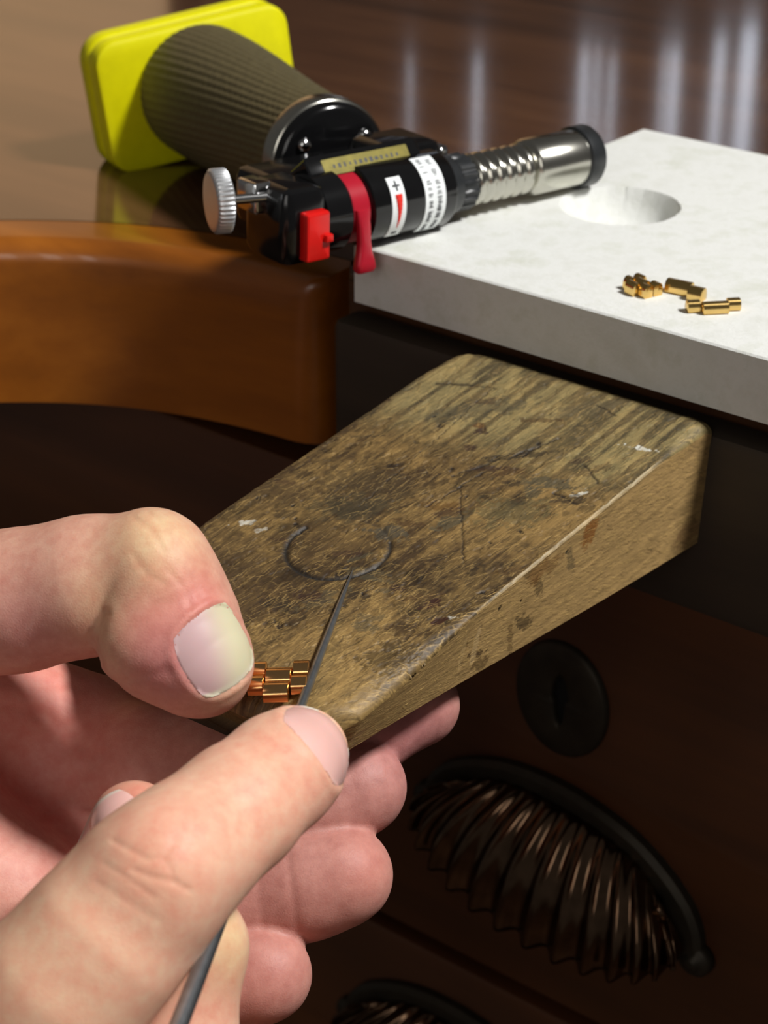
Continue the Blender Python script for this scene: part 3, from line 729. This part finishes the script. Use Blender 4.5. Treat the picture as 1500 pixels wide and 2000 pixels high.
def grooves(p, rows):
    """skin creases: each row = image-side polyline, depth, width, nearest/farthest distance at which it cuts"""
    q = p - CAM; D = q @ FWD; xy = np.stack([750 + F * (q @ RT) / D, 1000 - F * (q @ UP) / D, 0 * D], 1); out = np.zeros(len(p))
    for pl, dp, w_, dmax in rows:
        P3 = [np.array([x, y, 0.0]) for x, y in pl]; mmpx = F / 300.0
        lim = 1 - sm(dmax - 1.5, dmax, D)
        ds = polyline_dist(xy, P3) / mmpx
        out += dp * np.exp(-(ds / w_) ** 2) * lim
    return out
def surface_nets(f, lo, hi, st):
    nx, ny, nz_ = [int(math.ceil((hi[i] - lo[i]) / st)) + 1 for i in range(3)]
    gx, gy, gz = [lo[i] + st * np.arange(k_) for i, k_ in enumerate((nx, ny, nz_))]
    G = np.empty((nx, ny, nz_), np.float32)
    for i0 in range(0, nx, 8):
        X, Y, Z = np.meshgrid(gx[i0:i0 + 8], gy, gz, indexing='ij')
        G[i0:i0 + 8] = f(np.stack([X.ravel(), Y.ravel(), Z.ravel()], 1)).reshape(X.shape)
    ins_ = G < 0
    cnt = np.zeros((nx - 1, ny - 1, nz_ - 1), np.int32); acc = np.zeros(cnt.shape + (3,), np.float32)
    cor = [(i, j, k_) for i in (0, 1) for j in (0, 1) for k_ in (0, 1)]
    sl_ = lambda o: (slice(o[0], nx - 1 + o[0]), slice(o[1], ny - 1 + o[1]), slice(o[2], nz_ - 1 + o[2]))
    for ca_ in cor:
        for axi in range(3):
            if ca_[axi]: continue
            cb_ = list(ca_); cb_[axi] = 1
            ga, gb = G[sl_(ca_)], G[sl_(cb_)]; x_m = (ga < 0) != (gb < 0)
            t = np.where(x_m, ga / np.where(x_m, ga - gb, 1), 0)
            cnt += x_m
            for q in range(3): acc[..., q] += np.where(x_m, ca_[q] + (t if q == axi else 0), 0)
    act = cnt > 0; ids = np.full(cnt.shape, -1, np.int64); ids[act] = np.arange(act.sum())
    base = np.argwhere(act); V = (base + acc[act] / cnt[act][:, None]) * st + np.array(lo)
    quads = []
    for axi in range(3):
        u, v_ = (axi + 1) % 3, (axi + 2) % 3
        a_ = np.take(ins_, range(0, ins_.shape[axi] - 1), axi); b_ = np.take(ins_, range(1, ins_.shape[axi]), axi)
        E = np.argwhere(a_ != b_); E = E[(E[:, u] > 0) & (E[:, v_] > 0) & (E[:, u] < cnt.shape[u]) & (E[:, v_] < cnt.shape[v_])]
        flip = a_[tuple(E.T)]
        def at_(du, dv): q = E.copy(); q[:, u] -= du; q[:, v_] -= dv; return ids[tuple(q.T)]
        Q = np.stack([at_(1, 1), at_(0, 1), at_(0, 0), at_(1, 0)], 1); Q[~flip] = Q[~flip][:, ::-1]; quads.append(Q)
    return V, np.vstack(quads)
def grad(f, p, e=.15):
    g = np.stack([f(p + d) - f(p - d) for d in np.eye(3) * e], 1); return g / (np.linalg.norm(g, axis=1)[:, None] + 1e-9)
def fine_skin(f, fd, lo, hi, st, levels):
    V, Q = surface_nets(f, lo, hi, st)
    me = bpy.data.meshes.new('tmp'); me.from_pydata(V.tolist(), [], Q.tolist()); me.update()
    ob = bpy.data.objects.new('tmp', me); COL.objects.link(ob)
    md = ob.modifiers.new('s', 'SUBSURF'); md.levels = levels; md.render_levels = levels
    dg = bpy.context.evaluated_depsgraph_get(); ev = ob.evaluated_get(dg); em = ev.to_mesh()
    nv = len(em.vertices); V2 = np.empty(nv * 3); em.vertices.foreach_get('co', V2); V2 = V2.reshape(-1, 3)
    F2 = np.empty(len(em.polygons) * 4, int); em.polygons.foreach_get('vertices', F2); F2 = F2.reshape(-1, 4)
    ev.to_mesh_clear(); bpy.data.objects.remove(ob); bpy.data.meshes.remove(me)
    g = grad(fd, V2)
    for _ in range(2): V2 = V2 - g * np.clip(fd(V2), -1.5, 1.5)[:, None]
    return V2, F2
def fill_noise(p, sc, seed):
    q = p * sc
    return (vnoise(q[:, 0] + 50, q[:, 1] + 50, seed) + vnoise(q[:, 1] + 50, q[:, 2] + 90, seed + 1) + vnoise(q[:, 2] + 90, q[:, 0] + 50, seed + 2)) / 3

# ---- skin material: colour from a vertex attribute, fine lines from noise
m = M('human_skin'); at = m.n('ShaderNodeVertexColor', layer_name='Col'); v = m.coord()
mott = m.ramp(m.noise(v, 420, 5, .65), [(.25, (.40, .36, .36, 1)), (.75, (.60, .62, .62, 1))])
ov = m.n('ShaderNodeMix', data_type='RGBA', blend_type='OVERLAY'); ov.inputs[0].default_value = .8
m.l(at.outputs[0], ov.inputs[6]); m.l(mott, ov.inputs[7]); m.base(ov.outputs[2])
m.l(ov.outputs[2], m.b.inputs['Base Color'])
m.set(Roughness=.52, Subsurface_Weight=.3, Subsurface_Scale=.0018, Specular_IOR_Level=.35); m.b.inputs['Subsurface Radius'].default_value = (1.0, .32, .18)
vo = m.n('ShaderNodeTexVoronoi', feature='DISTANCE_TO_EDGE'); vo.inputs['Scale'].default_value = 2000; m.l(m.coord((1, 1, 1)), vo.inputs['Vector'])
fin = m.noise(v, 2600, 3, .6); ad = m.n('ShaderNodeMath', operation='ADD'); m.l(vo.outputs[0], ad.inputs[0]); m.l(fin, ad.inputs[1])
m.bump(ad.outputs[0], .28, .00013); MAT['skin'] = m.m
m = M('fingernail'); at = m.n('ShaderNodeVertexColor', layer_name='Col'); m.base(at.outputs[0])
m.set(Roughness=.32, Subsurface_Weight=.2, Subsurface_Scale=.0012, Coat_Weight=.35); m.bump(m.noise(m.coord((1, 1, 1)), 500, 2), .06, .0001); MAT['nail'] = m.m

def nail(parent, fd, O, A, Wd, hw, hl, colf, lift=.10, pw=2.6, drop=6.0, nu=34, nv=34, curve=0.0):
    """nail plate wrapped on the skin: A toward the free edge, Wd across"""
    N = nrm(np.cross(A, Wd)); 
    if N @ (CAM - O) < 0: N = -N
    u = np.linspace(-1, 1, nu); U_, V_ = np.meshgrid(u, u, indexing='ij')
    # squircle mapping keeps the outline rounded
    sx_ = U_ * np.sqrt(1 - V_ ** 2 * .30); sy_ = V_ * np.sqrt(1 - U_ ** 2 * .30)
    P_ = O + (sx_ * hw)[..., None] * Wd + (sy_ * hl)[..., None] * A
    P_ = P_.reshape(-1, 3) + N * drop
    for _ in range(60): P_ = P_ - N * np.clip(fd(P_), -.8, .8)[:, None] * .8
    edge = np.maximum(np.abs(U_), np.abs(V_)).ravel()
    Vt = P_ + N * (lift * np.sqrt(np.clip(1 - edge ** 8, 0, 1)) + .02)[:, None]
    Vb = P_ - N * .6
    idx = np.arange(nu * nu).reshape(nu, nu); ring = np.concatenate([idx[0, :-1], idx[:-1, -1], idx[-1, :0:-1], idx[:0:-1, 0]])
    Fc = grid_faces(nu, nu).tolist(); nn_ = nu * nu
    Fc += [[ring[i], ring[(i + 1) % len(ring)], nn_ + ring[(i + 1) % len(ring)], nn_ + ring[i]] for i in range(len(ring))]
    cc = colf(U_.ravel(), V_.ravel()); cc = np.vstack([cc, cc])
    o = mesh_obj('fingernail', np.vstack([Vt, Vb]), Fc, MAT['nail'], parent, colors=cc, auto=60)
    return o
def nail_rim(p, O, A, Wd, hw, hl):
    """distance-like value to the nail outline (0 on the outline, <0 inside)"""
    d = p - O; return (np.abs(d @ Wd / hw) ** 2.8 + np.abs(d @ A / hl) ** 2.8) ** (1 / 2.8) - 1
def imgvec(x, y, toward): return nrm(RT * x - UP * y - FWD * toward)
def ortho(A, N): A = nrm(A); N = nrm(N - A * (N @ A)); return A, np.cross(N, A), N

# ---------------------------------------------------------------- left hand
LT_ = J((-430, 1400, 352, 18), (-140, 1200, 331, 12.6), (40, 1172, 325, 10.6), (170, 1144, 322, 10.3), (287, 1116, 320, 9.3))
LD_ = J((288, 1118, 320, 9.2), (318, 1190, 319, 10.4), (362, 1268, 317, 9.6), (398, 1306, 316, 7.4))
L_I = J((20, 1500, 366, 12.5), (300, 1500, 352, 10.5), (430, 1490, 349, 9.6), (690, 1425, 353, 8.5), (815, 1376, 357, 7.4))
L_M = J((0, 1640, 362, 12.5), (300, 1660, 351, 10.4), (440, 1628, 347, 9.6), (610, 1568, 346, 8.7), (700, 1537, 346, 8.2))
L_R = J((30, 1785, 356, 12), (300, 1775, 345, 10), (440, 1750, 342, 9.2), (590, 1724, 341, 8.7), (670, 1709, 340, 8.3))
L_L = J((80, 1905, 350, 10.5), (340, 1910, 341, 8.4), (450, 1906, 337, 7.9), (518, 1903, 335, 7.7))
wr = W(-620, 1800, 400)
def left_base(p):
    d = chain(p, LT_, 4); e = smin(chain(p, LD_, 3), ball(p, W(283, 1248, 315.5), 7.8), 3); th_ = smin(d, e, .35)
    th_ = smin(th_, ball(p, W(305, 1104, 317), 8.0), 4)                      # knuckle
    fg = chain(p, L_I, 4)
    for c_ in (L_M, L_R, L_L): fg = smin(fg, chain(p, c_, 5), .9)
    pm = cone(p, wr, L_I[0][0], 22, 13); 
    for q, r in (L_M[0], L_R[0], L_L[0]): pm = smin(pm, cone(p, wr, q, 21, r + 1), 6)
    pm = smin(pm, cone(p, LT_[0][0], wr, 19, 22), 10)
    pm = smin(pm, cone(p, W(-230, 1330, 350), W(-20, 1480, 368), 13, 10), 10)     # web toward the index
    pm = smin(pm, cone(p, W(-150, 1345, 350), W(190, 1425, 362), 12, 9.5), 8)      # skin fold below the thumb
    pm = smin(pm, cone(p, W(-330, 1560, 336), W(0, 1760, 337), 17, 14), 12)     # ball of the thumb
    return smin(smin(fg, pm, 6), th_, 5)
LNa, LNw, LNn = ortho(imgvec(.52, .84, -.12), imgvec(.42, -.30, .85))
LN0 = W(440, 1264, 308)
crease_l = [W(200, 1190, 312), W(206, 1230, 309), W(200, 1275, 309), W(190, 1310, 312)]
def left_full(p):
    d = left_base(p)
    d = d + grooves(p, [([(206, 1200), (196, 1225), (190, 1255), (192, 1290)], .5, .7, 319), ([(262, 1012), (300, 1040), (318, 1075)], 0.12, 0.50, 318), ([(290, 1000), (322, 1030), (335, 1060)], 0.11, 0.44, 318),
                        ([(262, 1085), (285, 1120), (320, 1140)], 0.11, 0.55, 318), ([(330, 1115), (360, 1150), (372, 1185)], 0.11, 0.50, 318), ([(352, 1100), (385, 1150), (398, 1178)], 0.09, 0.44, 318), ([(300, 1180), (345, 1178), (385, 1150)], 0.07, 0.66, 318),
                        ([(640, 1470), (662, 1550)], 0.14, 0.55, 350), ([(560, 1660), (580, 1810)], 0.17, 0.66, 338), ([(500, 1690), (512, 1810)], 0.11, 0.66, 338), ([(735, 1430), (765, 1500)], 0.08, 0.44, 356),
                        ([(735, 1470), (748, 1560)], 0.08, 0.33, 343), ([(722, 1475), (735, 1570)], 0.07, 0.33, 343), ([(750, 1465), (762, 1540)], 0.07, 0.33, 343), ([(0, 1375), (90, 1400), (170, 1470)], 0.28, 0.99, 370), ([(0, 1660), (110, 1580), (190, 1470)], 0.28, 0.99, 370), ([(0, 1330), (180, 1345), (330, 1310)], 0.19, 0.88, 360)])
    nr_ = nail_rim(p, LN0, LNa, LNw, 6.4, 6.2); near = np.exp(-(np.sqrt(((p - LN0) ** 2).sum(1)) / 9) ** 6)
    d = d - near * (.45 * np.exp(-((nr_ - .13) / .10) ** 2)) + near * .25 * (nr_ < 0)
    return d - .12 * (fill_noise(p, .35, 71) - .5)
lo = np.array([-145., 195, -120]); hi = np.array([30., 365, 25])
V, Q = fine_skin(left_base, left_full, lo, hi, 1.9, 2)
def tint(V, base, spots):
    cc = np.tile(L3(*base), (len(V), 1)); cc = cc * (.9 + .2 * fill_noise(V, .12, 81))[:, None]
    for P_, r, col_, k_ in spots:
        wgt = (np.exp(-(np.sqrt(((V - P_) ** 2).sum(1)) / r) ** 2) * k_)[:, None]; cc = cc * (1 - wgt) + L3(*col_) * wgt
    return cc
PK = (208, 122, 112); PL = (226, 190, 146); MV = (196, 122, 124)
cl = tint(V, (208, 156, 134), [(W(300, 1040, 312), 7, PL, .8), (W(325, 1120, 309), 6, PL, .8), (W(190, 1180, 310), 6, PL, .6), (W(215, 1250, 309), 6, PL, .55), (W(390, 1160, 309), 6, PK, .8), (W(300, 1230, 308), 7, PK, .6),
                               (W(330, 1310, 308), 7, MV, .7), (W(460, 1375, 311), 4, PL, .5), (W(60, 1250, 314), 10, MV, .5), (W(80, 1450, 350), 25, (224, 146, 132), .85), (W(60, 1650, 348), 24, (228, 156, 146), .85),  # palm spots painted lighter to lift the palm out of shadow
                               (W(150, 1350, 350), 14, (226, 144, 128), .7), (W(650, 1560, 338), 26, (192, 134, 122), .9), (W(560, 1740, 332), 26, (194, 136, 124), .9), (W(790, 1410, 350), 16, (178, 116, 116), .8), (W(750, 1690, 330), 7, (208, 124, 108), .5), (W(520, 1900, 328), 14, (200, 136, 124), .8)])  # finger spots: pinker skin tone, also darkened for shade under the pin
hl = mesh_obj('hand', V, Q, MAT['skin'], loc=W(0, 1500, 360), colors=cl)
tag(hl, 'bare left hand, bent thumb pinning gold links and fingers curled under the wooden pin', 'hand')
def lncol(u, v_):
    pale = L3(214, 206, 172); pink = L3(206, 172, 172); ed = L3(218, 210, 186); t = sm(-.2, .7, u * .8 + .25 + v_ * .3)[:, None]
    cc = pink * (1 - t) + pale * t; e = sm(.80, .93, v_)[:, None]; return cc * (1 - e) + ed * e
nail(hl, left_full, LN0, LNa, LNw, 6.4, 6.2, lncol)

# ---------------------------------------------------------------- right hand
R_T = J((-420, 2420, 286, 17), (-60, 2110, 273, 12.2), (120, 1932, 270, 11.3), (205, 1835, 270, 10.8), (282, 1745, 271, 10.1), (375, 1655, 275, 9.0), (463, 1580, 281, 8.5), (545, 1510, 288, 7.9), (580, 1482, 292.5, 7.5))
R_I = J((320, 2480, 282, 10), (345, 2050, 288, 8.2), (372, 1850, 289, 7.7), (320, 1730, 297, 7.2), (262, 1612, 303, 6.6))
R_M = J((420, 2560, 300, 10), (480, 2220, 306, 8.8), (380, 2100, 316, 8.0), (290, 2060, 318, 7.2))
R_R = J((400, 2720, 312, 9.6), (470, 2400, 318, 8.4), (370, 2290, 326, 7.6), (290, 2260, 328, 7.0))
R_L = J((340, 2860, 318, 8.8), (420, 2600, 322, 7.4), (330, 2490, 330, 6.8), (260, 2470, 331, 6.2))
wr2 = W(-500, 3150, 300)
def right_base(p):
    th_ = chain(p, R_T, 3)
    th_ = smin(th_, ball(p, W(322, 1690, 268.5), 8.0), 5)
    fg = chain(p, R_I, 2.5)
    for c_ in (R_M, R_R, R_L): fg = smin(fg, chain(p, c_, 2.5), .9)
    pm = cone(p, wr2, R_I[0][0], 20, 12)
    for q, r in (R_M[0], R_R[0], R_L[0]): pm = smin(pm, cone(p, wr2, q, 19, r + 1.5), 6)
    pm = smin(pm, cone(p, wr2, R_T[0][0], 20, 17), 8)
    pm = smin(pm, cone(p, R_T[0][0], R_I[0][0], 12, 10), 8)
    return smin(smin(fg, pm, 5), th_, 1.2)
RNa, RNw, RNn = ortho(imgvec(.52, -.42, -.72), imgvec(.50, -.50, .70))
RN0 = W(622, 1452, 289)
def right_full(p):
    d = right_base(p)
    d = d + grooves(p, [([(222, 1643), (262, 1664), (292, 1682), (318, 1674), (345, 1640)], .14, .5, 275), ([(262, 1700), (300, 1714), (340, 1722), (368, 1738)], .16, .5, 275), ([(318, 1676), (335, 1700), (338, 1722)], .10, .5, 275),
                        ([(335, 1640), (372, 1652), (398, 1678)], .09, .5, 278), ([(205, 1688), (250, 1716), (300, 1752)], .08, .5, 275), ([(190, 1725), (250, 1762), (310, 1800)], .07, .6, 275), ([(352, 1605), (385, 1628), (412, 1668)], .06, .5, 280),
                        ([(545, 1480), (590, 1515), (612, 1560)], .07, .5, 292)])
    d = d - .5 * np.exp(-(np.sqrt(((p - W(298, 1628, 265)) ** 2).sum(1)) / 3.0) ** 2) - .35 * np.exp(-(np.sqrt(((p - W(338, 1700, 264)) ** 2).sum(1)) / 3.0) ** 2)
    nr_ = nail_rim(p, RN0, RNa, RNw, 6.6, 5.6); near = np.exp(-(np.sqrt(((p - RN0) ** 2).sum(1)) / 9) ** 6)
    d = d - near * (.32 * np.exp(-((nr_ - .12) / .10) ** 2)) + near * .2 * (nr_ < 0)
    return d - .12 * (fill_noise(p, .35, 91) - .5)
lo = np.array([-120., 100, -95]); hi = np.array([5., 262, 40])
V, Q = fine_skin(right_base, right_full, lo, hi, 1.8, 2)
cr = tint(V, (234, 182, 154), [(W(310, 1650, 264), 6, (232, 172, 148), .7), (W(300, 1700, 262), 5, (222, 150, 122), .6), (W(540, 1480, 282), 6, (224, 158, 132), .6), (W(600, 1560, 287), 6, (226, 150, 132), .6), (W(480, 1660, 280), 9, (222, 150, 126), .5), (W(440, 1800, 281), 6, (226, 202, 152), .95),
                               (W(460, 1870, 282), 6, (226, 196, 146), .8), (W(430, 1960, 280), 8, (220, 152, 130), .6), (W(250, 1600, 298), 8, (206, 118, 100), .8), (W(60, 1900, 262), 16, (230, 182, 146), .5)])
hr_ = mesh_obj('hand', V, Q, MAT['skin'], loc=W(0, 1950, 275), colors=cr)
tag(hr_, 'bare right hand with outstretched thumb and hooked finger gripping the steel scriber', 'hand')
def rncol(u, v_):
    cc = np.tile(L3(236, 186, 176), (len(u), 1)); e = sm(.78, .92, v_)[:, None]; return cc * (1 - e) + L3(240, 226, 210) * e
nail(hr_, right_full, RN0, RNa, RNw, 6.6, 5.6, rncol)
a_, b_, c_ = ortho(imgvec(-.6, -.75, -.2), imgvec(.1, -.55, .75))
nail(hr_, right_full, W(232, 1584, 296), a_, b_, 3.3, 3.8, rncol)
